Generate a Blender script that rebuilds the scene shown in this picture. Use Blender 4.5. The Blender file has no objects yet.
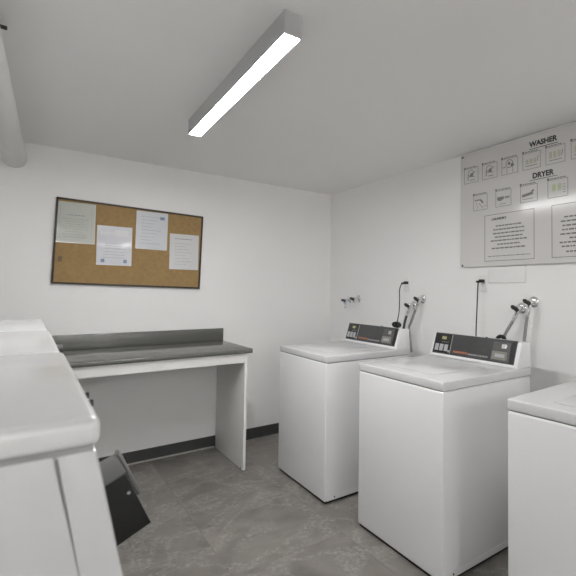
import bpy, bmesh, math, random
from mathutils import Vector, Matrix
random.seed(7)
S = bpy.context.scene
COL = S.collection
XR, YB, ZC = 2.4387, 3.6813, 2.3092          # right wall, back wall, ceiling (metres)
XL, YF = -0.76, -3.60                         # left wall, wall behind the camera

# ------------------------------------------------------------------ materials
def mat(name, col, rough=.5, metal=0., coat=0., noise=0., scale=20., bump=0., emit=0., spec=None, bscale=None):
    m = bpy.data.materials.new(name); m.use_nodes = True
    n, l = m.node_tree.nodes, m.node_tree.links
    b = n['Principled BSDF']
    c = (*col, 1)
    b.inputs['Base Color'].default_value = c
    b.inputs['Roughness'].default_value = rough
    b.inputs['Metallic'].default_value = metal
    b.inputs['Coat Weight'].default_value = coat
    b.inputs['Coat Roughness'].default_value = .08
    if spec is not None: b.inputs['Specular IOR Level'].default_value = spec
    tc = n.new('ShaderNodeTexCoord')
    if noise:
        t = n.new('ShaderNodeTexNoise'); t.inputs['Scale'].default_value = scale; t.inputs['Detail'].default_value = 6
        l.new(tc.outputs['Object'], t.inputs['Vector'])
        r = n.new('ShaderNodeValToRGB')
        r.color_ramp.elements[0].position = .3; r.color_ramp.elements[1].position = .7
        r.color_ramp.elements[0].color = (*[max(0, x*(1-noise)) for x in col], 1)
        r.color_ramp.elements[1].color = (*[min(1, x*(1+noise)) for x in col], 1)
        l.new(t.outputs['Fac'], r.inputs['Fac']); l.new(r.outputs['Color'], b.inputs['Base Color'])
    if bump:
        t2 = n.new('ShaderNodeTexNoise'); t2.inputs['Scale'].default_value = bscale or 150; t2.inputs['Detail'].default_value = 3
        l.new(tc.outputs['Object'], t2.inputs['Vector'])
        bp = n.new('ShaderNodeBump'); bp.inputs['Strength'].default_value = bump; bp.inputs['Distance'].default_value = .002
        l.new(t2.outputs['Fac'], bp.inputs['Height']); l.new(bp.outputs['Normal'], b.inputs['Normal'])
    if emit:
        b.inputs['Emission Color'].default_value = c; b.inputs['Emission Strength'].default_value = emit
    return m

M = {}
M['wall'] = mat('wall_paint', (.90, .896, .892), .6, noise=.012, scale=1.5, bump=.12, bscale=90)
M['ceiling'] = mat('ceiling_paint', (.86, .858, .852), .8, noise=.01, scale=1.2, bump=.1, bscale=120)
M['base'] = mat('baseboard_vinyl', (.052, .054, .053), .45, noise=.1, scale=12)
M['bead'] = mat('caulk_bead', (.42, .41, .39), .6, noise=.2, scale=30)
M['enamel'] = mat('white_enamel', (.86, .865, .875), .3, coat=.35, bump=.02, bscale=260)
M['enamel_top_dim'] = mat('white_enamel_top_dim', (.70, .705, .715), .26, coat=.3, bump=.015, bscale=200)  # same paint as the cabinet, darkened to tone down strongly lit tops
M['dryer'] = mat('dimmed_white_enamel', (.52, .525, .54), .28, coat=.35, bump=.02, bscale=260)  # white cabinet darkened to offset strong light from behind the camera
M['dryer_top'] = mat('dimmed_white_top', (.66, .665, .675), .25, coat=.25)  # same cabinet paint, dimmed less than the sides the rear lights hit
M['seam'] = mat('dark_gap', (.30, .30, .30), .8, noise=.1)
M['lidgap'] = mat('lid_gap_grey', (.50, .50, .50), .6, noise=.03)
M['rubber'] = mat('black_rubber', (.012, .012, .012), .6, noise=.1)
M['panel'] = mat('charcoal_panel', (.062, .063, .065), .3, noise=.06, scale=60)
M['inset'] = mat('dark_keypad', (.018, .018, .02), .35, noise=.05)
M['display'] = mat('lcd_window', (.035, .036, .02), .3, noise=.1)
M['digit'] = mat('lcd_digit', (.42, .43, .20), .5, emit=.25)
M['button'] = mat('pale_button', (.44, .45, .46), .5, noise=.03)
M['orange'] = mat('orange_print', (.42, .15, .07), .5, noise=.05)
M['greyprint'] = mat('grey_print', (.30, .30, .30), .5, noise=.05)
M['reader'] = mat('grey_reader', (.11, .11, .11), .38, noise=.08, scale=80)
M['slot'] = mat('beige_reader', (.26, .25, .22), .4, noise=.08)
M['glint'] = mat('steel_slot', (.75, .75, .75), .25, metal=1., noise=.02)
M['laminate'] = mat('grey_laminate', (.118, .12, .111), .13, noise=.14, scale=140, spec=.75)
M['melamine'] = mat('white_melamine', (.86, .855, .845), .45, noise=.012, scale=8)
M['cork'] = mat('cork', (.35, .23, .10), .85, noise=.10, scale=40, bump=.4, bscale=180)
M['stain'] = mat('stained_cork', (.20, .145, .08), .8, noise=.15, scale=60)
M['walnut'] = mat('dark_board_frame', (.045, .033, .026), .45, noise=.3, scale=25)
M['paperA'] = mat('grey_green_paper', (.47, .49, .44), .4, coat=.7, noise=.03, scale=9, bump=.9, bscale=14)
M['paperB'] = mat('lilac_paper', (.60, .61, .66), .4, coat=.8, noise=.04, scale=9, bump=.9, bscale=14)
M['paperC'] = mat('bluish_paper', (.62, .64, .67), .4, coat=.7, noise=.03, scale=7, bump=.9, bscale=14)
M['paperD'] = mat('white_paper', (.64, .645, .65), .4, coat=.6, noise=.03, scale=7, bump=.9, bscale=14)
M['sleeve'] = mat('sleeve_film', (.72, .73, .74), .12, coat=1., noise=.02)
M['ink'] = mat('faded_ink', (.26, .27, .28), .7, noise=.1)
M['inkblue'] = mat('blue_ink', (.22, .30, .42), .7, noise=.1)
M['sign'] = mat('brushed_sign', (.70, .688, .675), .15, noise=.015, scale=3, spec=.5, coat=.15, bump=.05, bscale=2.2)
M['print'] = mat('black_print', (.03, .03, .03), .55, noise=.05)
M['pictprint'] = mat('faded_black_print', (.22, .22, .215), .55, noise=.05)
M['printgrey'] = mat('soft_black_print', (.17, .17, .165), .55, noise=.05)
M['printline'] = mat('thin_outline_print', (.13, .13, .125), .55, noise=.05)
M['olive'] = mat('olive_print', (.52, .51, .42), .55, noise=.05)
M['lime'] = mat('lime_print', (.53, .58, .40), .55, noise=.05)
M['fixture'] = mat('fixture_metal', (.52, .52, .525), .5, metal=.15, noise=.02)
M['lamp'] = mat('diffuser', (1., .995, .985), .5, emit=98.)
M['chrome'] = mat('chrome', (.80, .80, .80), .14, metal=1., noise=.03)
M['bluechrome'] = mat('bluish_valve', (.68, .75, .82), .2, metal=1., noise=.03)
M['lever'] = mat('dark_lever', (.05, .05, .05), .3, metal=.6, noise=.1)
M['braid'] = mat('braided_hose', (.36, .36, .35), .4, metal=.6, noise=.25, scale=400, bump=.4, bscale=500)
M['blackhose'] = mat('black_hose', (.06, .06, .06), .5, noise=.1)
M['cord'] = mat('black_cord', (.012, .012, .012), .5, noise=.1)
M['plate'] = mat('white_plastic', (.85, .848, .842), .35, noise=.01)
M['pipe'] = mat('painted_pipe', (.70, .70, .69), .5, noise=.02, bump=.1)
M['iron'] = mat('dark_iron', (.03, .03, .028), .6, noise=.15)
M['blackbox'] = mat('matt_black', (.006, .006, .006), .7, noise=.1)
M['lit_top'] = mat('lit_top_grey', (.10, .10, .10), .38, noise=.05)  # grey tone for the black box's top face where light falls
M['rim'] = mat('silver_grey_rim', (.20, .20, .20), .35, metal=.4, noise=.05)
M['glass'] = mat('smoked_glass', (.02, .02, .022), .08, noise=.05)

def floor_mat():
    m = bpy.data.materials.new('slate_vinyl_tile'); m.use_nodes = True
    n, l = m.node_tree.nodes, m.node_tree.links; b = n['Principled BSDF']
    tc = n.new('ShaderNodeTexCoord')
    mp = n.new('ShaderNodeMapping'); mp.inputs['Rotation'].default_value = (0, 0, math.radians(90))
    # texture x = -world y ... brick long axis along the room
    mp.inputs['Location'].default_value = (-.59, 0.0, 0)
    sx = n.new('ShaderNodeSeparateXYZ'); cx = n.new('ShaderNodeCombineXYZ')
    l.new(tc.outputs['Object'], sx.inputs[0])
    a1 = n.new('ShaderNodeMath'); a1.operation = 'ADD'; a1.inputs[1].default_value = 20*.61-2.58-.305+.61
    a2 = n.new('ShaderNodeMath'); a2.operation = 'ADD'; a2.inputs[1].default_value = 20*.62-.79
    l.new(sx.outputs['Y'], a1.inputs[0]); l.new(sx.outputs['X'], a2.inputs[0])
    l.new(a1.outputs[0], cx.inputs['X']); l.new(a2.outputs[0], cx.inputs['Y'])
    n.remove(mp)
    br = n.new('ShaderNodeTexBrick'); br.offset = .5; br.squash = 1
    br.inputs['Scale'].default_value = 1; br.inputs['Brick Width'].default_value = .61; br.inputs['Row Height'].default_value = .62
    br.inputs['Mortar Size'].default_value = .0014; br.inputs['Mortar Smooth'].default_value = .3; br.inputs['Bias'].default_value = 0
    br.inputs['Color1'].default_value = (.192, .179, .167, 1); br.inputs['Color2'].default_value = (.235, .221, .206, 1)
    br.inputs['Mortar'].default_value = (.16, .15, .14, 1)
    l.new(cx.outputs[0], br.inputs['Vector'])
    # each tile samples another patch of slate: add tile tint to the noise position
    va = n.new('ShaderNodeVectorMath'); va.operation = 'MULTIPLY_ADD'
    l.new(br.outputs['Color'], va.inputs[0]); va.inputs[1].default_value = (60, 35, 90); l.new(tc.outputs['Object'], va.inputs[2])
    big = n.new('ShaderNodeTexNoise'); big.inputs['Scale'].default_value = 2.6; big.inputs['Detail'].default_value = 7; big.inputs['Roughness'].default_value = .62; big.inputs['Distortion'].default_value = 1.1
    l.new(va.outputs[0], big.inputs['Vector'])
    r1 = n.new('ShaderNodeValToRGB'); r1.color_ramp.elements[0].position = .34; r1.color_ramp.elements[1].position = .68
    r1.color_ramp.elements[0].color = (.72, .715, .71, 1); r1.color_ramp.elements[1].color = (1.24, 1.23, 1.21, 1)
    l.new(big.outputs['Fac'], r1.inputs['Fac'])
    mx = n.new('ShaderNodeMix'); mx.data_type = 'RGBA'; mx.blend_type = 'MULTIPLY'; mx.inputs[0].default_value = 1
    l.new(br.outputs['Color'], mx.inputs[6]); l.new(r1.outputs['Color'], mx.inputs[7])
    # pale crumbly veins
    ve = n.new('ShaderNodeTexNoise'); ve.inputs['Scale'].default_value = 1.9; ve.inputs['Detail'].default_value = 3; ve.inputs['Distortion'].default_value = 1.6
    l.new(va.outputs[0], ve.inputs['Vector'])
    r2 = n.new('ShaderNodeValToRGB'); e = r2.color_ramp.elements
    e[0].position = .43; e[0].color = (0, 0, 0, 1); e[1].position = .50; e[1].color = (1, 1, 1, 1)
    e2 = e.new(.57); e2.color = (0, 0, 0, 1)
    l.new(ve.outputs['Fac'], r2.inputs['Fac'])
    sp = n.new('ShaderNodeTexNoise'); sp.inputs['Scale'].default_value = 42; sp.inputs['Detail'].default_value = 5; sp.inputs['Roughness'].default_value = .7
    l.new(tc.outputs['Object'], sp.inputs['Vector'])
    r3 = n.new('ShaderNodeValToRGB'); r3.color_ramp.elements[0].position = .42; r3.color_ramp.elements[1].position = .72
    l.new(sp.outputs['Fac'], r3.inputs['Fac'])
    mm = n.new('ShaderNodeMath'); mm.operation = 'MULTIPLY'; l.new(r2.outputs['Color'], mm.inputs[0]); l.new(r3.outputs['Color'], mm.inputs[1])
    m3 = n.new('ShaderNodeMath'); m3.operation = 'MULTIPLY'; l.new(mm.outputs[0], m3.inputs[0]); m3.inputs[1].default_value = .62
    mx2 = n.new('ShaderNodeMix'); mx2.data_type = 'RGBA'
    l.new(m3.outputs[0], mx2.inputs[0]); l.new(mx.outputs[2], mx2.inputs[6]); mx2.inputs[7].default_value = (.50, .485, .46, 1)
    l.new(mx2.outputs[2], b.inputs['Base Color'])
    b.inputs['Roughness'].default_value = .42
    bp = n.new('ShaderNodeBump'); bp.inputs['Strength'].default_value = .25; bp.inputs['Distance'].default_value = .003
    l.new(big.outputs['Fac'], bp.inputs['Height']); l.new(bp.outputs['Normal'], b.inputs['Normal'])
    return m
M['floor'] = floor_mat()

# ------------------------------------------------------------------ mesh helpers
def box(bm, x0, x1, y0, y1, z0, z1, bev=0., seg=3):
    vs = [bm.verts.new((x, y, z)) for x in (x0, x1) for y in (y0, y1) for z in (z0, z1)]
    fs = [bm.faces.new([vs[i] for i in f]) for f in ((0,1,3,2),(4,6,7,5),(0,4,5,1),(2,3,7,6),(0,2,6,4),(1,5,7,3))]
    if bev:
        es = {e for f in fs for e in f.edges}
        bmesh.ops.bevel(bm, geom=list(es), offset=bev, segments=seg, affect='EDGES', profile=.5)

def prism(bm, prof, y0, y1, bev=0., seg=2, axis='y'):
    """profile (x,z) swept along y (or (y,z) swept along x, (x,y) swept along z)"""
    def P(a, b, t):
        return (a, t, b) if axis == 'y' else ((t, a, b) if axis == 'x' else (a, b, t))
    A = [bm.verts.new(P(a, b, y0)) for a, b in prof]; B = [bm.verts.new(P(a, b, y1)) for a, b in prof]
    n = len(prof); fs = [bm.faces.new(A), bm.faces.new(B[::-1])]
    for i in range(n): fs.append(bm.faces.new([A[i], B[i], B[(i+1) % n], A[(i+1) % n]]))
    if bev:
        es = {e for f in fs for e in f.edges}
        bmesh.ops.bevel(bm, geom=list(es), offset=bev, segments=seg, affect='EDGES', profile=.5)

def ngon_profile(w, h, r, k=5):
    pts = []
    for cx, cy, a0 in ((w/2-r, h/2-r, 0), (-w/2+r, h/2-r, 90), (-w/2+r, -h/2+r, 180), (w/2-r, -h/2+r, 270)):
        for i in range(k+1):
            a = math.radians(a0+90*i/k); pts.append((cx+r*math.cos(a), cy+r*math.sin(a)))
    return pts

def lathe(bm, prof, origin, axis, seg=28):
    """(distance along axis, radius) pairs turned about axis"""
    o = Vector(origin); d = Vector(axis).normalized()
    u = d.orthogonal().normalized(); w = d.cross(u)
    rings = []
    for t, r in prof:
        if r < 1e-6: rings.append([bm.verts.new(o+d*t)])
        else: rings.append([bm.verts.new(o+d*t+(u*math.cos(2*math.pi*i/seg)+w*math.sin(2*math.pi*i/seg))*r) for i in range(seg)])
    for a, b in zip(rings, rings[1:]):
        for i in range(seg):
            j = (i+1) % seg
            if len(a) == 1 and len(b) == 1: continue
            if len(a) == 1: bm.faces.new([a[0], b[i], b[j]])
            elif len(b) == 1: bm.faces.new([a[i], b[0], a[j]])
            else: bm.faces.new([a[i], b[i], b[j], a[j]])
    for rg, rev in ((rings[0], False), (rings[-1], True)):
        if len(rg) > 1: bm.faces.new(rg[::-1] if rev else rg)

def smooth_path(pts, k=8):
    pts = [Vector(p) for p in pts]; out = []
    q = [pts[0]*2-pts[1]]+pts+[pts[-1]*2-pts[-2]]
    for i in range(1, len(q)-2):
        p0, p1, p2, p3 = q[i-1:i+3]
        for j in range(k):
            t = j/k
            out.append(.5*((2*p1)+(p2-p0)*t+(2*p0-5*p1+4*p2-p3)*t*t+(3*p1-p0-3*p2+p3)*t**3))
    out.append(pts[-1]); return out

def tube(bm, pts, r, seg=12, k=8):
    P = smooth_path(pts, k) if len(pts) > 2 else [Vector(p) for p in pts]
    rings = []; u = None
    for i, p in enumerate(P):
        d = (P[min(i+1, len(P)-1)]-P[max(i-1, 0)]).normalized()
        u = d.orthogonal().normalized() if u is None else (u-d*u.dot(d)).normalized()
        w = d.cross(u)
        rings.append([bm.verts.new(p+(u*math.cos(2*math.pi*j/seg)+w*math.sin(2*math.pi*j/seg))*r) for j in range(seg)])
    for a, b in zip(rings, rings[1:]):
        for i in range(seg): bm.faces.new([a[i], b[i], b[(i+1) % seg], a[(i+1) % seg]])
    bm.faces.new(rings[0]); bm.faces.new(rings[-1][::-1])

def obj(name, bm, m, parent=None, smooth=True, angle=35):
    bmesh.ops.recalc_face_normals(bm, faces=bm.faces)
    me = bpy.data.meshes.new(name); bm.to_mesh(me); bm.free()
    me.materials.append(M[m] if isinstance(m, str) else m)
    if smooth:
        for p in me.polygons: p.use_smooth = True
        me.set_sharp_from_angle(angle=math.radians(angle))
    o = bpy.data.objects.new(name, me); COL.objects.link(o)
    if parent: o.parent = parent
    return o

def tag(o, label, cat, group=None):
    o['label'] = label; o['category'] = cat
    if group: o['group'] = group
    return o

def thing(name, label, cat, loc=(0, 0, 0), rz=0., group=None):
    o = bpy.data.objects.new(name, None); COL.objects.link(o)
    o.empty_display_size = .05; o.location = loc; o.rotation_euler = (0, 0, rz)
    return tag(o, label, cat, group)

def struct(name, bm, m):
    o = obj(name, bm, m, smooth=False); o['kind'] = 'structure'; return o

def dup(root, loc, label):
    r = root.copy(); COL.objects.link(r); r.location = loc; r['label'] = label
    for ch in list(root.children):
        c = ch.copy(); COL.objects.link(c); c.parent = r
        for g in list(ch.children):
            d = g.copy(); COL.objects.link(d); d.parent = c
    return r

def B(): return bmesh.new()

# ------------------------------------------------------------------ room shell
T = .12
def slab(name, m, *a):
    bm = B(); box(bm, *a); return struct(name, bm, m)
slab('floor', 'floor', XL-T, XR+T, YF-T, YB+T, -T, 0)
slab('ceiling', 'ceiling', XL-T, XR+T, YF-T, YB+T, ZC, ZC+T)
slab('wall_back', 'wall', XL-T, XR+T, YB, YB+T, 0, ZC)
slab('wall_right', 'wall', XR, XR+T, YF-T, YB, 0, ZC)
slab('wall_left', 'wall', XL-T, XL, YF-T, YB, 0, ZC)
slab('wall_front', 'wall', XL, XR, YF-T, YF, 0, ZC)
bm = B(); prism(bm, [(YB, 0), (YB-.014, 0), (YB-.008, .012), (YB-.006, .089), (YB-.004, .092), (YB, .092)], XL, XR, axis='x')
struct('baseboard_back', bm, 'base')
bm = B(); prism(bm, [(XR, 0), (XR-.014, 0), (XR-.008, .012), (XR-.006, .089), (XR-.004, .092), (XR, .092)], YF, YB-.014, axis='y')
struct('baseboard_right', bm, 'base')
bm = B(); prism(bm, [(YB-.013, 0), (YB-.021, 0), (YB-.020, .004), (YB-.013, .009)], XL, 1.285, axis='x')
struct('trim_1', bm, 'bead')

# ------------------------------------------------------------------ ceiling light
def light(label, loc, rz):
    t = thing('ceiling_light', label, 'light', loc, rz)
    w, h, L = .033, .085, .617
    bm = B()
    box(bm, -w, w, -L, L, .004, h)
    for s in (-1, 1):
        box(bm, s*w-.0022*(s > 0), s*w+.0022*(s < 0), -L, L, 0, .004)
        box(bm, -w+.0022, w-.0022, s*L-.004*(s > 0), s*L+.004*(s < 0), 0, .004)
    obj('housing', bm, 'fixture', t, smooth=False)
    bm = B(); box(bm, -w+.0025, w-.0025, -L+.0045, L-.0045, .0008, .0038); obj('diffuser', bm, 'lamp', t, smooth=False)
    for s in (-1, 1):
        bm = B(); box(bm, -w-.001, w+.001, s*L-.002*(s < 0)-.0015*(s > 0)+0, s*L+.0015*(s < 0)+.002*(s > 0), -.0005, h-.001)
        obj('end_cap', bm, 'fixture', t, smooth=False)
    return t
light('long narrow surface-mounted light fixture glowing white on the ceiling', (.728, 1.951, ZC-.0852), math.radians(-1.4))
light('unseen added fill light fixture at the far end behind the viewpoint, near the row side', (.35, -2.4, ZC-.0852), 0)  # rear fixtures are added out of view to brighten the room
light('unseen added fill light fixture at the far end behind the viewpoint, near the sign wall side', (1.55, -2.4, ZC-.0852), 0)

light('unseen added fill light fixture farthest behind the viewpoint, by the end wall', (.95, -2.95, ZC-.0852), math.radians(90))  # also added out of view, to lift surfaces facing the end wall

# ------------------------------------------------------------------ ceiling pipe
k = .038
t = thing('ceiling_pipe', 'thick white painted pipe running along under the ceiling into the wall', 'pipe', (-.094, YB, 2.19))
bm = B(); tube(bm, [(0, -.002, 0), (-k*5.2, -5.2, 0)], .064, seg=32); obj('pipe_run', bm, 'pipe', t)
bm = B(); lathe(bm, [(0, .0655), (.05, .0655), (.058, .064)], (-.0001, -.001, 0), (-k, -1, 0), 32); obj('wall_collar', bm, 'pipe', t)
t = thing('pipe_hanger', 'thin dark iron bracket bar above the white ceiling pipe', 'bracket', (-.16, 2.03, ZC))
bm = B(); box(bm, -.12, .072, -.008, .008, -.036, -.026, .002); obj('crossbar', bm, 'iron', t)
for x in (-.10, .03):
    bm = B(); tube(bm, [(x, 0, -.03), (x, 0, 0)], .005); obj('rod', bm, 'iron', t)

# ------------------------------------------------------------------ washers by the right wall
XF, XB = 1.5132, 2.2238
HW, HD = .323, .3553
def washer_prototype():
    t = thing('top_load_washer', '', 'washing machine', group='white top-loading washers along the wall')
    # local frame: front at -x, operator's left at +y
    bm = B()
    box(bm, -HD+.001, HD-.004, -HW+.002, HW-.002, .016, .8692, .008, 4)
    cab = obj('cabinet', bm, 'enamel', t)
    bm = B(); box(bm, -HD+.008, HD-.01, -HW+.009, HW-.009, .864, .875); obj('deck_gap', bm, 'seam', cab, smooth=False)
    for s in (-1, 1):
        bm = B(); ya, yb = sorted((s*(HW-.0025), s*(HW-.0012)))
        box(bm, -HD+.02, HD-.02, ya, yb, .018, .050, .0006, 1)
        obj('base_flange', bm, 'enamel', cab)
        for x in (-HD+.075, HD-.09):
            bm = B(); lathe(bm, [(0, .005), (.0012, .005)], (x, s*(HW-.0022), .034), (0, s, 0), 12)
            obj('screw_hole', bm, 'rubber', cab)
    bm = B(); box(bm, -HD, HD, -HW, HW, .8725, .916, .007, 4); deck = obj('top_deck', bm, 'enamel_top_dim', t)
    bm = B(); box(bm, -HD+.012, HD-.012, -HW+.012, HW-.012, .0005, .019); obj('dark_base', bm, 'rubber', t, smooth=False)  # black block painting in the shadow gap under the cabinet
    # lid in a shallow gap
    lx0, lx1, ly = -HD+.085, .135, .185
    bm = B()
    prof = ngon_profile(lx1-lx0+.008, 2*ly+.008, .03)
    prism(bm, [((lx0+lx1)/2+a, b) for a, b in prof], .9155, .9164, axis='z'); obj('lid_gap', bm, M['lidgap'], deck, smooth=False)
    bm = B(); prof = ngon_profile(lx1-lx0, 2*ly, .027)
    prism(bm, [((lx0+lx1)/2+a, b) for a, b in prof], .9152, .9182, bev=.0012, axis='z'); obj('lid', bm, 'enamel_top_dim', t)
    for x in (-HD+.05, HD-.05):
        for y in (-HW+.05, HW-.05):
            bm = B(); lathe(bm, [(0, .022), (.006, .024), (.010, .012), (.02, .012)], (x, y, 0), (0, 0, 1), 20); obj('leg', bm, 'rubber', t)
    # console: sloped housing along the back
    cx = 1.8685
    A = Vector((2.095-cx, .9165)); Bp = Vector((2.140-cx, 1.057))
    bm = B(); prism(bm, [(A.x, A.y), (A.x-.001, A.y+.006), (Bp.x-.003, Bp.y-.006), (Bp.x+.002, Bp.y), (2.214-cx, Bp.y-.002), (2.2235-cx, .9165)], -.3215, .3205, bev=.0025)
    con = obj('console', bm, 'enamel', t)
    e1 = (Bp-A).normalized(); L = (Bp-A).length; nrm = Vector((-e1.y, e1.x))
    y0, y1 = .307, -.296           # panel from operator's left to right
    def on(bm, u0, u1, v0, v1, h0, h1, bev=0.):
        """block on the sloped face: u along the width, v from its top, h out of the face"""
        pl, pt = L*.08, L*.86      # panel rows measured up the slope
        s0, s1 = pt+.025-(pt+.025-pl-.006)*v1, pt+.025-(pt+.025-pl-.006)*v0
        ya, yb = y0+(y1-y0)*u1, y0+(y1-y0)*u0
        q = [A+e1*s0+nrm*h0, A+e1*s1+nrm*h0, A+e1*s1+nrm*h1, A+e1*s0+nrm*h1]
        prism(bm, [(p.x, p.y) for p in q], ya, yb, bev=bev, seg=1)
    bm = B(); on(bm, 0, 1, 0, 1, -.002, .0035, .001); pan = obj('control_panel', bm, 'panel', t)
    bm = B(); on(bm, .012, .235, .05, .94, .003, .0046); obj('keypad', bm, 'inset', pan, smooth=False)
    bm = B(); on(bm, .236, .243, .05, .94, .003, .0048); obj('divider', bm, 'button', pan, smooth=False)
    bm = B(); on(bm, .095, .215, .12, .34, .0045, .0054); obj('display', bm, 'display', pan, smooth=False)
    bm = B()
    for i in range(3): on(bm, .105+i*.021, .120+i*.021, .16, .30, .0053, .0058)
    obj('digits', bm, 'digit', pan, smooth=False)
    bm = B()
    for i in range(4): on(bm, .11+i*.026, .122+i*.026, .40, .45, .0045, .005)
    obj('indicator', bm, 'greyprint', pan, smooth=False)
    for i in range(3):
        bm = B(); on(bm, .030+i*.064, .078+i*.064, .54, .86, .0045, .0085, .001); obj('button', bm, 'button', pan)
    bm = B(); on(bm, .213, .231, .80, .90, .0045, .0075, .001); obj('start_button', bm, 'button', pan)
    bm = B()
    xs = .285
    for w in (.020, .012, .016, .018, .010, .018, .014, .012, .020):
        on(bm, xs, xs+w, .765, .86, .003, .0042); xs += w+.005
    obj('orange_lettering', bm, 'orange', pan, smooth=False)
    bm = B(); xs = .475
    for w in (.03, .022, .04, .018, .034, .03, .026):
        on(bm, xs, xs+w, .80, .87, .003, .0042); xs += w+.006
    obj('grey_lettering', bm, 'greyprint', pan, smooth=False)
    # payment reader
    bm = B(); on(bm, .752, .945, .13, .94, .003, .009, .002); rd = obj('coin_reader', bm, 'reader', t)
    bm = B(); on(bm, .762, .925, .53, .88, .0085, .016, .002); obj('coin_tray', bm, 'slot', rd)
    bm = B(); on(bm, .80, .905, .64, .78, .0155, .018, .001); obj('tray_lip', bm, 'button', rd)
    bm = B(); on(bm, .85, .905, .20, .40, .0085, .013, .002); obj('slot_plate', bm, 'glint', rd)
    bm = B(); on(bm, .80, .86, .30, .48, .0085, .011, .0015); obj('slot_guide', bm, 'reader', rd)
    bm = B(); on(bm, .952, .992, .05, .96, .003, .005); obj('end_strip', bm, 'inset', pan, smooth=False)
    bm = B(); lathe(bm, [(0, .006), (.004, .006), (.0055, .004)], (2.185-cx, -.055, 1.0555), (0, 0, 1), 16); obj('lock', bm, 'lever', con)
    return t
w = washer_prototype()
w.location = (1.8533, 2.601, 0); w.rotation_euler = (0, 0, -.0194); w.scale = (1, 1.02, 1)
w['label'] = 'white coin washer farthest along the row, below the unused pair of taps'
w2_ = dup(w, (1.8706, 1.6534, 0), 'middle white coin washer of the row, in full view below the wall sign')
w3_ = dup(w, (1.8573, .6834, 0), 'white washer at the picture edge with only its lid corner and front visible')

w2_.scale = w3_.scale = (1, 1, 1); w2_.rotation_euler = (0, 0, -.0136); w3_.rotation_euler = (0, 0, .0299)
# ------------------------------------------------------------------ dryers by the left wall
def dryer_prototype():
    t = thing('clothes_dryer', '', 'dryer', group='tall white laundry machines in a row')
    W = .668                         # local y runs 0..W, front face toward +x
    x0, x1 = -.70, .073
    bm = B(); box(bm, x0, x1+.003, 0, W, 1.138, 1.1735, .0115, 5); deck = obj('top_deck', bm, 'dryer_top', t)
    bm = B(); box(bm, x0+.01, x1-.004, .004, W-.004, 1.130, 1.1395); obj('deck_gap', bm, 'seam', deck, smooth=False)
    # side body and front panel: the front slopes outward below the deck
    ox = .052
    f = [(x1-.001, 1.1335), (.116, .915), (.122, .87), (.122, .06), (.02, .06), (.122-.0475, .87), (.116-.0405, .915), (x1-ox+.009, 1.1335)]
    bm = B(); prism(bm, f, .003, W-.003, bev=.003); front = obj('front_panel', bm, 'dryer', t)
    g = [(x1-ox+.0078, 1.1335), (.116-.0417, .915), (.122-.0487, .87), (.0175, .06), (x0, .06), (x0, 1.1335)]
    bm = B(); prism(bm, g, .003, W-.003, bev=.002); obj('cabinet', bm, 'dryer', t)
    bm = B(); prism(bm, [(x1-ox-.01, 1.13), (x1-ox+.03, 1.13), (.09, .915), (.09, .07), (.0, .07), (.04, .915)], .006, W-.006); obj('panel_gap', bm, 'seam', front, smooth=False)
    bm = B(); box(bm, x0+.03, .10, .02, W-.02, .0, .062); obj('dark_base', bm, 'rubber', t, smooth=False)
    # round door on the sloped front
    bm = B(); lathe(bm, [(0, .21), (.012, .208), (.016, .195), (.016, .15), (.010, .145)], (.122, W/2, .58), (1, 0, 0), 40); door = obj('door', bm, 'dryer', t)
    bm = B(); lathe(bm, [(.0, .145), (.0105, .144), (.014, .09), (.015, 0)], (.122, W/2, .58), (1, 0, 0), 40); obj('window_glass', bm, 'glass', door)
    return t
d = dryer_prototype()
d.location = (0, .610, 0); d['label'] = 'closest tall white machine, large in the lower corner with a rounded glossy top'
d2 = dup(d, (-.006, 1.292, 0), 'white machine second in its row, top partly hidden by the closest one')
d3 = dup(d, (-.012, 1.968, 0), 'white machine standing last in its row beside the grey counter')
for y in (.948, .880):
    bm = B(); lathe(bm, [(0, .004), (.018, .006), (.022, .006)], (.074, y-.610, 1.130), (1, 0, 0), 16); obj('knob', bm, 'rubber', d)
bm = B(); box(bm, .070, .106, .425, .475, 1.108, 1.127, .004); lt = obj('latch', bm, 'rubber', d2)
bm = B(); box(bm, .069, .104, .428, .472, 1.1272, 1.139, .004); obj('latch_cover', bm, 'rim', lt)
# slanted black box on the closest machine's front
def quad(h0, h1, a0, a1):
    """corner points in the tilted box frame: a along the slope (down and out), h across it"""
    o = Vector((.186, .914)); e = Vector((.243-.186, .787-.914)).normalized(); n_ = Vector((e.y, -e.x))  # toward the machine
    return [tuple(o+e*a0+n_*h0), tuple(o+e*a1+n_*h0), tuple(o+e*a1+n_*h1), tuple(o+e*a0+n_*h1)]
bm = B(); prism(bm, quad(0, .15, .002, .139), .49, .625, bev=.002); bx = obj('slanted_box', bm, 'blackbox', d)
bx['label'] = 'black slanted box with its lit top face coloured grey'
bm = B(); prism(bm, quad(-.002, .15, -.003, .002), .489, .628, bev=.001); obj('lit_top', bm, 'lit_top', bx)  # thin grey skin that paints the light on the black box's top
bm = B(); prism(bm, quad(-.012, -.0005, -.006, .118), .605, .640, bev=.004); obj('edge_rim', bm, 'rim', bx)
bm = B(); q = quad(0, .15, .05, .06); lathe(bm, [(0, .004), (.003, .003)], (q[0][0]-.012, .4905, q[0][1]), (0, -1, 0), 12); obj('screw', bm, 'button', bx)

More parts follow.
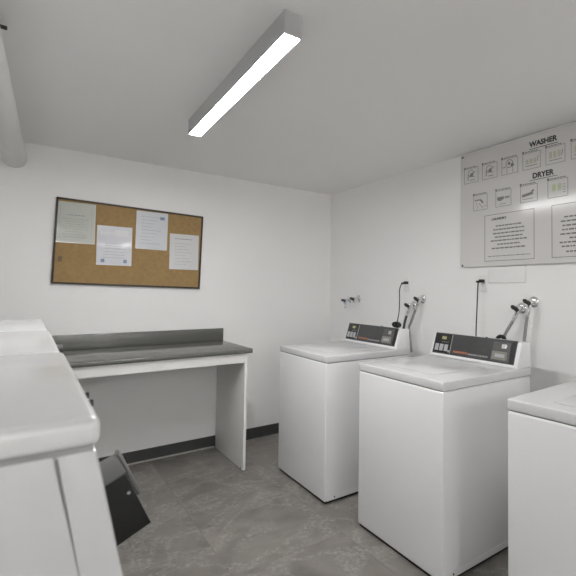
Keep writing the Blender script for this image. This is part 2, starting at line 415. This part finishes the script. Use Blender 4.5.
# ------------------------------------------------------------------ counter
ZT, YD, XD = .8895, 3.050, 1.342
t = thing('work_counter', 'grey laminate folding counter on white panels under the cork board', 'counter', (0, YB, 0))
def cb(*a, **kw):
    x0, x1, y0, y1, z0, z1 = a; return (x0, x1, y0-YB, y1-YB, z0, z1)
XLc = XL+.004
bm = B(); prism(bm, [(YB-.002-YB, ZT-.032), (YB-.002-YB, ZT), (YD+.008-YB, ZT), (YD+.002-YB, ZT-.003), (YD-YB, ZT-.009), (YD-YB, ZT-.026), (YD+.004-YB, ZT-.032)], XLc, XD, axis='x')
top = obj('countertop', bm, 'laminate', t)
bm = B(); box(bm, *cb(XLc, XD-.002, YB-.022, YB-.002, ZT, .996), .003); obj('backsplash', bm, 'laminate', t)
bm = B(); box(bm, *cb(1.290, 1.310, YD+.018, YB-.023, 0, ZT-.0325), .0015); pn = obj('side_panel', bm, 'melamine', t)
bm = B(); box(bm, *cb(1.2885, 1.2895, YD+.05, YD+.056, .002, .018)); obj('edge_chip', bm, 'rubber', pn, smooth=False)
bm = B(); box(bm, *cb(XLc, XLc+.02, YD+.018, YB-.023, 0, ZT-.0325), .0015); obj('side_panel', bm, 'melamine', t)
bm = B(); box(bm, *cb(XLc+.0205, 1.2897, YD+.022, YD+.040, .787, ZT-.0325), .0015); obj('apron', bm, 'melamine', t)

# ------------------------------------------------------------------ cork board and notices
ang = math.radians(1.45)
t = thing('cork_board', 'slightly crooked cork notice board in a thin dark frame', 'notice board', (.637, YB, 1.646))
t.rotation_euler = (0, ang, 0)
w2, h2 = .504, .303
bm = B(); box(bm, -w2+.006, w2-.006, -.012, -.001, -h2+.006, h2-.006); obj('cork_sheet', bm, 'cork', t, smooth=False)
bm = B()
f = .0125
box(bm, -w2, w2, -.021, -.001, h2-f, h2, .002); box(bm, -w2, w2, -.021, -.001, -h2, -h2+f, .002)
box(bm, -w2, -w2+f, -.021, -.001, -h2+f, h2-f, .002); box(bm, w2-f, w2, -.021, -.001, -h2+f, h2-f, .002)
obj('frame', bm, 'walnut', t)
bm = B(); box(bm, -w2+.03, -w2+.055, -.0128, -.0119, -h2+.155, -h2+.195); obj('stain_patch', bm, 'stain', t, smooth=False)

def strokes(bm, x0, x1, z, h, y, rng, dens=1.):
    x = x0
    while x < x1-.004:
        w_ = min(rng.uniform(.008, .024), x1-x)
        if rng.random() < dens: box(bm, x, x+w_, y-.0004, y, z-h/2, z+h/2)
        x += w_+.005
def notice(name, label, x0, x1, z0, z1, m, kind, tilt=0.):
    rng = random.Random(int(x0*1000))
    cx, cz = (x0+x1)/2, (z0+z1)/2; w_, h_ = (x1-x0)/2, (z1-z0)/2
    t = thing(name, label, 'notice', (cx, YB-.0135, cz), group='notices pinned on the cork board'); t.rotation_euler = (0, tilt, 0)
    # sheet slightly bowed inside its sleeve
    bm = B(); n = 10; rows = []
    for i in range(n+1):
        z = -h_+2*h_*i/n; bow = .0022*math.sin(math.pi*i/n)+.0008
        rows.append([bm.verts.new((s*w_, -bow, z)) for s in (-1, -.5, 0, .5, 1)])
    back = [[bm.verts.new((v.co.x, 0.0, v.co.z)) for v in r] for r in rows]
    for a, b in zip(rows, rows[1:]):
        for i in range(4): bm.faces.new([a[i], a[i+1], b[i+1], b[i]])
    for a, b in zip(back, back[1:]):
        for i in range(4): bm.faces.new([a[i+1], a[i], b[i], b[i+1]])
    for i in range(4):
        bm.faces.new([rows[0][i], back[0][i], back[0][i+1], rows[0][i+1]]); bm.faces.new([rows[-1][i+1], back[-1][i+1], back[-1][i], rows[-1][i]])
    for j in range(n):
        bm.faces.new([rows[j][0], rows[j+1][0], back[j+1][0], back[j][0]]); bm.faces.new([rows[j][4], back[j][4], back[j+1][4], rows[j+1][4]])
    obj('sheet', bm, m, t)
    y = -.0030
    bm = B()
    if kind == 'a':
        strokes(bm, -.055, .055, h_*.36, .006, y, rng)
        for i in range(8): strokes(bm, -w_*.72+(i % 3)*.01, w_*.72-(i*7 % 4)*.012, h_*.16-i*.018, .0025, y, rng)
        for s in (-1, 1): box(bm, s*w_*.83-.0006, s*w_*.83+.0006, y-.0003, y, -h_*.8, h_*.82)
    elif kind == 'b':
        for i in range(3): strokes(bm, -.06, .05, h_*.10-i*.018, .0022, y, rng)
        for i in range(4): strokes(bm, -w_*.65, w_*.6, h_*-.18-i*.022, .0022, y, rng)
    elif kind == 'c':
        for i in range(9): strokes(bm, -w_*.72+(i % 2)*.006, w_*.55-(i*5 % 4)*.02, h_*.72-i*.026, .0024, y, rng)
    else:
        strokes(bm, -w_*.68, w_*.55, h_*.72, .006, y, rng)
        for i in range(8): strokes(bm, -w_*.66, w_*.5-(i*5 % 3)*.02, h_*.45-i*.024, .0022, y, rng)
    obj('printed_text', bm, 'ink', t, smooth=False)
    if kind == 'b':
        for sx in (-.075, .072):
            bm = B(); box(bm, sx-.012, sx+.012, y+.0006, y+.0012, -h_*.9, -h_*.9+.026)
            obj('blue_mark', bm, 'inkblue', t, smooth=False)
        bm = B(); strokes(bm, -w_*.82, w_*.05, h_*.62, .020, y-.0002, rng); box(bm, .0, w_*.8, y-.0012, y-.0004, h_*.50, h_*.82, .0003, 1)
        obj('heading_glare', bm, 'sleeve', t, smooth=False)  # white strokes and block paint the sleeve's glare over the title
    if kind == 'c':
        bm = B(); box(bm, w_*.5, w_*.8, y-.0003, y+.0003, h_*.62, h_*.78); obj('blue_mark', bm, 'inkblue', t, smooth=False)
    # sleeve edges that catch the light
    bm = B()
    box(bm, -w_-.003, w_+.003, -.0012, -.0002, -h_-.005, -h_); box(bm, -w_-.003, -w_, -.0012, -.0002, -h_, h_); box(bm, w_, w_+.003, -.0012, -.0002, -h_, h_)
    obj('plastic_sleeve', bm, 'sleeve', t, smooth=False)
notice('notice_sheet', 'grey-green notice in a plastic sleeve at the top corner of the cork board', .146, .373, 1.650, 1.935, 'paperA', 'a')
notice('notice_sheet', 'lilac notice with painted white glare at its heading and two blue marks, hung lowest of the pale sheets', .392, .616, 1.503, 1.789, 'paperB', 'b')
notice('notice_sheet', 'pale blue-white notice pinned high beside the lilac sheet, touching the frame', .647, .868, 1.638, 1.927, 'paperC', 'c', math.radians(.6))
notice('notice_sheet', 'white notice with a short heading pinned near the plain end of the cork board', .893, 1.113, 1.491, 1.773, 'paperD', 'd')

# ------------------------------------------------------------------ wall sign
SY0, SZ0 = 1.985, 1.502
t = thing('wall_sign', 'large glossy grey washer and dryer instruction sign screwed to the wall', 'sign', (XR, SY0, SZ0))
SW, SH = 1.24, .791
SX = -.020                                   # front face of the panel
bm = B(); box(bm, SX, SX+.006, -SW, 0, 0, SH, .001, 1); obj('sign_panel', bm, 'sign', t)
for y in (-.019, -SW+.019):
    for z in (.012, SH-.012):
        bm = B(); lathe(bm, [(0, .006), (.015, .006)], (0, y, z), (-1, 0, 0), 14); lathe(bm, [(.0195, .0075), (.0225, .0068), (.0235, .003)], (0, y, z), (-1, 0, 0), 16)
        obj('screw', bm, 'lever', t)
D0, D1 = SX-.0007, SX+.0002
def r(bm, y0, y1, z0, z1):                   # flat print block from world y (decreasing to the reader's right) and z
    a, b = sorted((y0-SY0, y1-SY0)); box(bm, D0, D1, a, b, z0-SZ0, z1-SZ0)
def line(bm, p, q, w_):
    (ya, za), (yb, zb) = p, q
    a = Vector((ya-SY0, za-SZ0)); b = Vector((yb-SY0, zb-SZ0)); d_ = (b-a).normalized(); nn = Vector((-d_.y, d_.x))*w_/2
    prism(bm, [tuple(a+nn), tuple(b+nn), tuple(b-nn), tuple(a-nn)], D0, D1, axis='x')
def disc(bm, y, z, ro, seg=20): lathe(bm, [(-D1, ro), (-D0, ro)], (0, y-SY0, z-SZ0), (-1, 0, 0), seg)
def ring(bm, y, z, ro, ri, seg=20):
    for i in range(seg):
        a, b = 2*math.pi*i/seg, 2*math.pi*(i+1)/seg
        prism(bm, [(y-SY0+ro*math.cos(a), z-SZ0+ro*math.sin(a)), (y-SY0+ro*math.cos(b), z-SZ0+ro*math.sin(b)), (y-SY0+ri*math.cos(b), z-SZ0+ri*math.sin(b)), (y-SY0+ri*math.cos(a), z-SZ0+ri*math.sin(a))], D0, D1, axis='x')
def text(s, name, yc, zb, height, width, m, weight=0., parent=t):
    cu = bpy.data.curves.new(name, 'FONT'); cu.body = s; cu.align_x = 'CENTER'; cu.size = 1; cu.extrude = .0003; cu.offset = weight
    o = bpy.data.objects.new(name, cu); COL.objects.link(o); cu.materials.append(M[m])
    bpy.context.view_layer.update()
    bb = [Vector(c) for c in o.bound_box]; bw = max(c.x for c in bb)-min(c.x for c in bb); bh = max(c.y for c in bb)-min(c.y for c in bb)
    mx_ = (max(c.x for c in bb)+min(c.x for c in bb))/2; my = min(c.y for c in bb)
    sx_, sy_ = width/bw, height/bh
    # text x -> world -y, text y -> world z, text normal -> world -x
    R = Matrix(((0, 0, -1), (-1, 0, 0), (0, 1, 0))).to_4x4()
    me = bpy.data.meshes.new_from_object(o.evaluated_get(bpy.context.evaluated_depsgraph_get())); me.name = name
    bpy.data.objects.remove(o); o = bpy.data.objects.new(name, me); COL.objects.link(o)
    o.parent = parent
    o.matrix_local = Matrix.Translation((SX-.0004, yc-SY0, zb-SZ0)) @ R @ Matrix.Diagonal((sx_, sy_, 1, 1)) @ Matrix.Translation((-mx_, -my, 0))
    return o
text('WASHER', 'washer_title', 1.364, 2.221, .034, .180, 'print', .04)
bm = B(); r(bm, 1.452, 1.272, 2.207, 2.2105); obj('title_underline', bm, 'print', t, smooth=False)
text('DRYER', 'dryer_title', 1.363, 2.024, .034, .136, 'print', .04)
bm = B(); r(bm, 1.452, 1.276, 2.0135, 2.0165); obj('title_underline', bm, 'print', t, smooth=False)
def outline(bm, y0, y1, z0, z1, lw=.0022):
    r(bm, y0, y1, z1-lw, z1); r(bm, y0, y1, z0, z0+lw); r(bm, y0, y0-lw, z0+lw, z1-lw); r(bm, y1+lw, y1, z0+lw, z1-lw)
def pict(y0, y1, z0, z1, kind):
    rng = random.Random(int(y0*997)+kind)
    bm = B(); outline(bm, y0, y1, z0, z1)
    fr = obj('step_box', bm, 'printline', t, smooth=False)
    # step number and caption above the box
    bm = B(); r(bm, y0+.003, y0-.010, z1+.001, z1+.014); y = y0-.016
    while y > y1+.02:
        w_ = rng.uniform(.008, .02); r(bm, y, y-w_, z1+.004, z1+.0095); y -= w_+.004
    obj('step_caption', bm, 'printgrey', fr, smooth=False)
    c, zc = (y0+y1)/2, (z0+z1)/2; bm = B(); bm2 = B(); col2 = 'olive'
    if kind in (0, 1):                       # a drum with a bundle
        ring(bm, c+.004, zc+.018, .022, .0185); r(bm, c+.03, c+.024, zc-.03, zc+.01); line(bm, (c+.02, zc-.005), (c-.03, zc-.012), .004)
        line(bm, (c-.012, zc+.01), (c-.034, zc+.024), .004); disc(bm, c-.004, zc+.004, .013)
        r(bm2, c+.012, c-.03, zc-.034, zc-.03)
        col2 = 'printgrey'
    elif kind == 2:                          # a dial
        ring(bm, c+.002, zc+.016, .027, .0225); disc(bm, c+.004, zc+.018, .010); disc(bm, c-.019, zc+.004, .012)
        line(bm, (c+.02, zc-.01), (c+.02, zc-.045), .003); line(bm, (c-.02, zc-.01), (c-.024, zc-.045), .003)
        r(bm2, c+.05, c+.03, zc-.005, zc+.0); col2 = 'printgrey'
    elif kind in (3, 4):                     # three coin tokens
        for i in range(3):
            r(bm2, c+.038-i*.026, c+.020-i*.026, zc-.018, zc+.012+(kind == 4)*.01)
        line(bm, (c-.038, zc-.01), (c-.044, zc+.022), .004); r(bm, c+.04, c-.04, zc-.032, zc-.028)
    elif kind == 5:                          # lint screen and arrow
        line(bm, (c+.045, zc+.018), (c-.002, zc+.018), .008); line(bm, (c-.002, zc+.018), (c-.022, zc-.006), .013)
        line(bm, (c+.012, zc-.004), (c-.022, zc-.042), .0035); line(bm, (c+.036, zc+.01), (c+.02, zc-.04), .002); r(bm2, c-.028, c-.045, zc-.03, zc-.027); col2 = 'printgrey'
    elif kind == 6:                          # dark word and a grey word
        r(bm, c+.046, c-.004, zc-.008, zc+.012); r(bm, c+.040, c+.01, zc-.014, zc-.008); r(bm2, c-.010, c-.046, zc-.004, zc+.010); r(bm2, c+.03, c-.02, zc-.038, zc-.034); col2 = 'greyprint'
    elif kind == 7:                          # dark bar rising to a block
        line(bm, (c+.046, zc-.012), (c-.028, zc+.0), .017); line(bm, (c-.018, zc+.006), (c-.034, zc+.018), .012); r(bm2, c+.04, c-.03, zc-.034, zc-.031); col2 = 'printgrey'
    else:                                    # two lime figures
        for i in range(2): r(bm2, c+.034-i*.034, c+.012-i*.034, zc-.016, zc+.026)
        for i in range(4): r(bm, c-.030, c-.046, zc-.03+i*.015, zc-.027+i*.015)
        col2 = 'lime'
    obj('pictogram', bm, 'pictprint', fr, smooth=False); obj('pictogram_detail', bm2, col2, fr, smooth=False)
for i in range(8):
    y0 = 1.951-.1512*i; pict(y0, y0-.118, 2.087, 2.190, (0, 1, 2, 3, 4, 4, 3, 2)[i])
for i in range(6):
    y0 = 1.873-.1795*i; pict(y0, y0-.1145+(-.007 if i == 3 else 0), 1.886, 1.992, (5, 6, 7, 8, 6, 5)[i])
def notice_box(y0, y1, z0, z1, head, seed):
    rng = random.Random(seed)
    bm = B(); outline(bm, y0, y1, z0, z1, .0028); bx_ = obj('notice_box', bm, 'printline', t, smooth=False)
    c = (y0+y1)/2; bm = B()
    rows = (((.185, 1.763), (.222, 1.739), (.226, 1.714), (.20, 1.690), (.262, 1.667), (.16, 1.642), (.246, 1.617), (.304, 1.566)) if head else
            ((.21, 1.765), (.25, 1.741), (.23, 1.716), (.235, 1.692), (.255, 1.667), (.15, 1.643), (.265, 1.619), (.24, 1.596), (.19, 1.566)))
    for wd, z in rows:
        if z < 1.58:
            obj('fine_print', bm, 'printgrey', bx_, smooth=False); bm = B()
        y = c+wd/2; e_ = c-wd/2
        hh = .0042 if wd < .3 else .0022
        while y > e_+.004:
            w_ = min(rng.uniform(.010, .03), y-e_); r(bm, y, y-w_, z-hh, z+hh); y -= w_+.0055
    obj('footer_print', bm, 'printgrey', bx_, smooth=False)
    if head: text('LAUNDRY', 'laundry_heading', 1.668, 1.803, .016, .112, 'print', .04)
notice_box(1.780, 1.421, 1.534, 1.842, True, 3)
notice_box(1.311, .952, 1.534, 1.842, False, 5)

# ------------------------------------------------------------------ wall fittings
t = thing('cover_plate', 'blank white cover plate on the wall just under the large sign', 'wall plate', (XR, 1.62, 1.445))
bm = B(); box(bm, -.008, 0, -.132, .145, -.055, .052, .004, 3); obj('plate', bm, 'plate', t)
for y in (-.115, .128):
    bm = B(); lathe(bm, [(.007, .004), (.0092, .003)], (0, y, -.0), (-1, 0, 0), 10); obj('screw', bm, 'plate', t)

def outlet(y, z, label):
    t = thing('power_outlet', label, 'outlet', (XR, y, z), group='power outlets above the washers')
    bm = B(); box(bm, -.006, 0, -.036, .036, -.058, .058, .003, 3); obj('cover_plate', bm, 'plate', t)
    bm = B()
    for dz in (-.02, .02): prism(bm, [(a, b+dz) for a, b in ngon_profile(.034, .03, .012)], -.0072, -.0055, axis='x')
    obj('receptacle', bm, 'plate', t)
    bm = B()
    for dz in (-.02, .02):
        for dy in (-.006, .006): box(bm, -.0074, -.0070, dy-.001, dy+.001, dz-.004, dz+.005)
    obj('slots', bm, 'seam', t, smooth=False)
outlet(2.548, 1.385, 'white outlet plate above the farthest washer, with the curved cord plugged in')
outlet(1.800, 1.388, 'white outlet plate above the middle washer, under the corner of the sign')

def cord(label, y, z, pts, coil=None):
    t = thing('power_cable', label, 'power cord', (XR, y, z))
    bm = B(); box(bm, -.044, -.0075, -.013, .013, -.011, .011, .005, 3); lathe(bm, [(.03, .009), (.055, .007), (.062, .0045)], (0, 0, 0), (-1, .35, -.1), 14); obj('plug', bm, 'cord', t)
    bm = B(); tube(bm, [(x-XR, yy-y, zz-z) for x, yy, zz in pts], .0042, 10, 10); obj('flex', bm, 'cord', t)
    if coil:
        bm = B(); yy, zz, rad, n = coil
        path = []
        for i in range(n*10+1):
            a = 2*math.pi*i/10; path.append((2.292-XR+.010*math.sin(a*.37)+.004*(i/10), yy-y+rad*(1-.10*(i//10))*math.cos(a)*1.3, zz-z+rad*.6*(1-.12*(i//10))*math.sin(a)))
        tube(bm, path, .0052, 8, 2); obj('coiled_slack', bm, 'cord', t)
cord('thin black cord curving from the outlet down behind the farthest washer', 2.533, 1.398,
     [(2.392, 2.541, 1.395), (2.374, 2.552, 1.376), (2.364, 2.556, 1.33), (2.362, 2.552, 1.25), (2.350, 2.545, 1.16), (2.318, 2.535, 1.07), (2.30, 2.535, .99), (2.29, 2.535, .90)], (2.517, 1.066, .034, 6))
cord('thick black cord hanging straight from the outlet behind the middle washer', 1.800, 1.404,
     [(2.393, 1.808, 1.401), (2.382, 1.806, 1.382), (2.378, 1.806, 1.33), (2.374, 1.808, 1.22), (2.370, 1.811, 1.10), (2.367, 1.811, 1.0), (2.36, 1.81, .90)], None)

def valve(label, y, z, blue=False, lever=0., spout=False):
    t = thing('supply_valve', label, 'tap', (XR, y, z), group='water supply valves on the wall')
    bm = B(); lathe(bm, [(0, .034), (.003, .034), (.010, .028), (.015, .016), (.016, .012)], (0, 0, 0), (-1, 0, 0), 32); obj('escutcheon', bm, 'chrome', t)
    bm = B()
    lathe(bm, [(.012, .010), (.022, .010), (.024, .0155), (.056, .0155), (.060, .011), (.068, .011)], (0, 0, 0), (-1, 0, 0), 20)
    lathe(bm, [(0, .010), (.020, .010), (.022, .0135), (.040, .0135), (.041, .010), (.045, .010)], (-.042, 0, .004), (-.45, 0, -1), 18)
    if spout: lathe(bm, [(0, .0085), (.034, .0085), (.036, .011), (.044, .011)], (-.050, 0, -.030), (0, 0, -1), 14)
    obj('valve_body', bm, 'bluechrome' if blue else 'chrome', t)
    bm = B()                                   # oval lever on the end of the stem
    lathe(bm, [(.064, .009), (.070, .012), (.078, .011), (.080, .006)], (0, 0, 0), (-1, 0, 0), 18)
    a = lever
    pr = ngon_profile(.056, .023, .0114)
    prism(bm, [(p*math.cos(a)-q_*math.sin(a), p*math.sin(a)+q_*math.cos(a)) for p, q_ in pr], -.083, -.071, axis='x', bev=.003)
    obj('handle', bm, 'lever', t)
    return t
valve('upper valve above the farthest washer feeding the grey braided hose', 2.365, 1.270, lever=.5)
valve('lower valve above the farthest washer feeding the black hose', 2.468, 1.219, lever=.4)
valve('upper valve above the middle washer, chrome with a round wall flange', 1.437, 1.273, lever=.5)
valve('lower valve above the middle washer, chrome, nearer its outlet', 1.518, 1.233, lever=.5)
valve('grey unused valve with no hose near the room corner', 3.195, 1.256, lever=.15, spout=True)
valve('bluish unused valve with no hose, beside the grey one near the corner', 3.335, 1.238, True, lever=.1, spout=True)

def hose(label, pts, m):
    t = thing('water_hose', label, 'hose', pts[0], group='water hoses behind the washers')
    o = Vector(pts[0]); q_ = [Vector(p)-o for p in pts]
    bm = B(); tube(bm, q_, .0098, 14, 8); obj('tube', bm, m, t)
    d_ = (q_[1]-q_[0]).normalized()
    bm = B(); lathe(bm, [(-.002, .0155), (.016, .0155), (.02, .0125), (.038, .0115)], (0, 0, 0), d_, 12); obj('coupling', bm, 'chrome', t)
Xv = 2.374
hose('black hose from the lower valve down behind the farthest washer', [(Xv, 2.468, 1.174), (Xv-.005, 2.480, 1.13), (Xv-.012, 2.492, 1.08), (Xv-.02, 2.50, 1.0), (Xv-.03, 2.505, .88)], 'blackhose')
hose('grey braided hose slanting from the upper valve down behind the farthest washer', [(Xv, 2.365, 1.225), (Xv-.003, 2.392, 1.165), (Xv-.006, 2.425, 1.09), (Xv-.008, 2.445, 1.045), (Xv-.006, 2.43, .97), (Xv-.012, 2.41, .86)], 'braid')
hose('grey hose slanting from the lower valve to behind the middle washer', [(Xv, 1.518, 1.188), (Xv-.006, 1.535, 1.155), (Xv-.012, 1.560, 1.11), (Xv-.018, 1.585, 1.06), (Xv-.025, 1.60, .98), (Xv-.035, 1.605, .86)], 'braid')
hose('grey hose hanging almost straight from the upper valve behind the middle washer', [(Xv, 1.437, 1.228), (Xv, 1.445, 1.17), (Xv-.002, 1.455, 1.09), (Xv-.004, 1.462, 1.02), (Xv-.012, 1.468, .86)], 'braid')
t = thing('drain_hose', 'short black hose bend peeking over the top of the middle washer', 'hose', (2.31, 1.575, .884))
bm = B(); tube(bm, [(0, .05, 0), (0, .045, .11), (0, .028, .162), (0, .0, .174), (.004, -.02, .15), (.01, -.028, .04)], .012, 14); obj('bent_tube', bm, 'cord', t)

# ------------------------------------------------------------------ world, camera, view
wd = bpy.data.worlds.new('room_world'); S.world = wd; wd.use_nodes = True
wd.node_tree.nodes['Background'].inputs[0].default_value = (.5, .5, .5, 1); wd.node_tree.nodes['Background'].inputs[1].default_value = .1
f_px, cxp, cyp = 431.484, 361.376, 275.457
yaw, pitch, roll = .65789, .03557, .01106
cam = bpy.data.cameras.new('camera'); co = bpy.data.objects.new('camera', cam); COL.objects.link(co)
fw = Vector((math.sin(yaw)*math.cos(pitch), math.cos(yaw)*math.cos(pitch), math.sin(pitch)))
rt = Vector((math.cos(yaw), -math.sin(yaw), 0)); up = rt.cross(fw)
r2 = rt*math.cos(roll)+up*math.sin(roll); u2 = -rt*math.sin(roll)+up*math.cos(roll)
mw = Matrix((r2, u2, -fw)).transposed().to_4x4(); mw.translation = Vector((0, 0, 1.32903)); co.matrix_world = mw
cam.sensor_width = 36; cam.sensor_fit = 'HORIZONTAL'; cam.lens = f_px*36/576
cam.shift_x = (288-cxp)/576; cam.shift_y = (cyp-288)/576
cam.clip_start = .05
cam.dof.use_dof = True; cam.dof.focus_distance = 2.7; cam.dof.aperture_fstop = 5.6
S.camera = co
S.view_settings.view_transform = 'Standard'; S.view_settings.look = 'None'; S.view_settings.exposure = .01; S.view_settings.gamma = 1
S.view_settings.use_curve_mapping = False
S.cycles.max_bounces = 24; S.cycles.diffuse_bounces = 20; S.cycles.glossy_bounces = 6
S.cycles.use_denoising = True
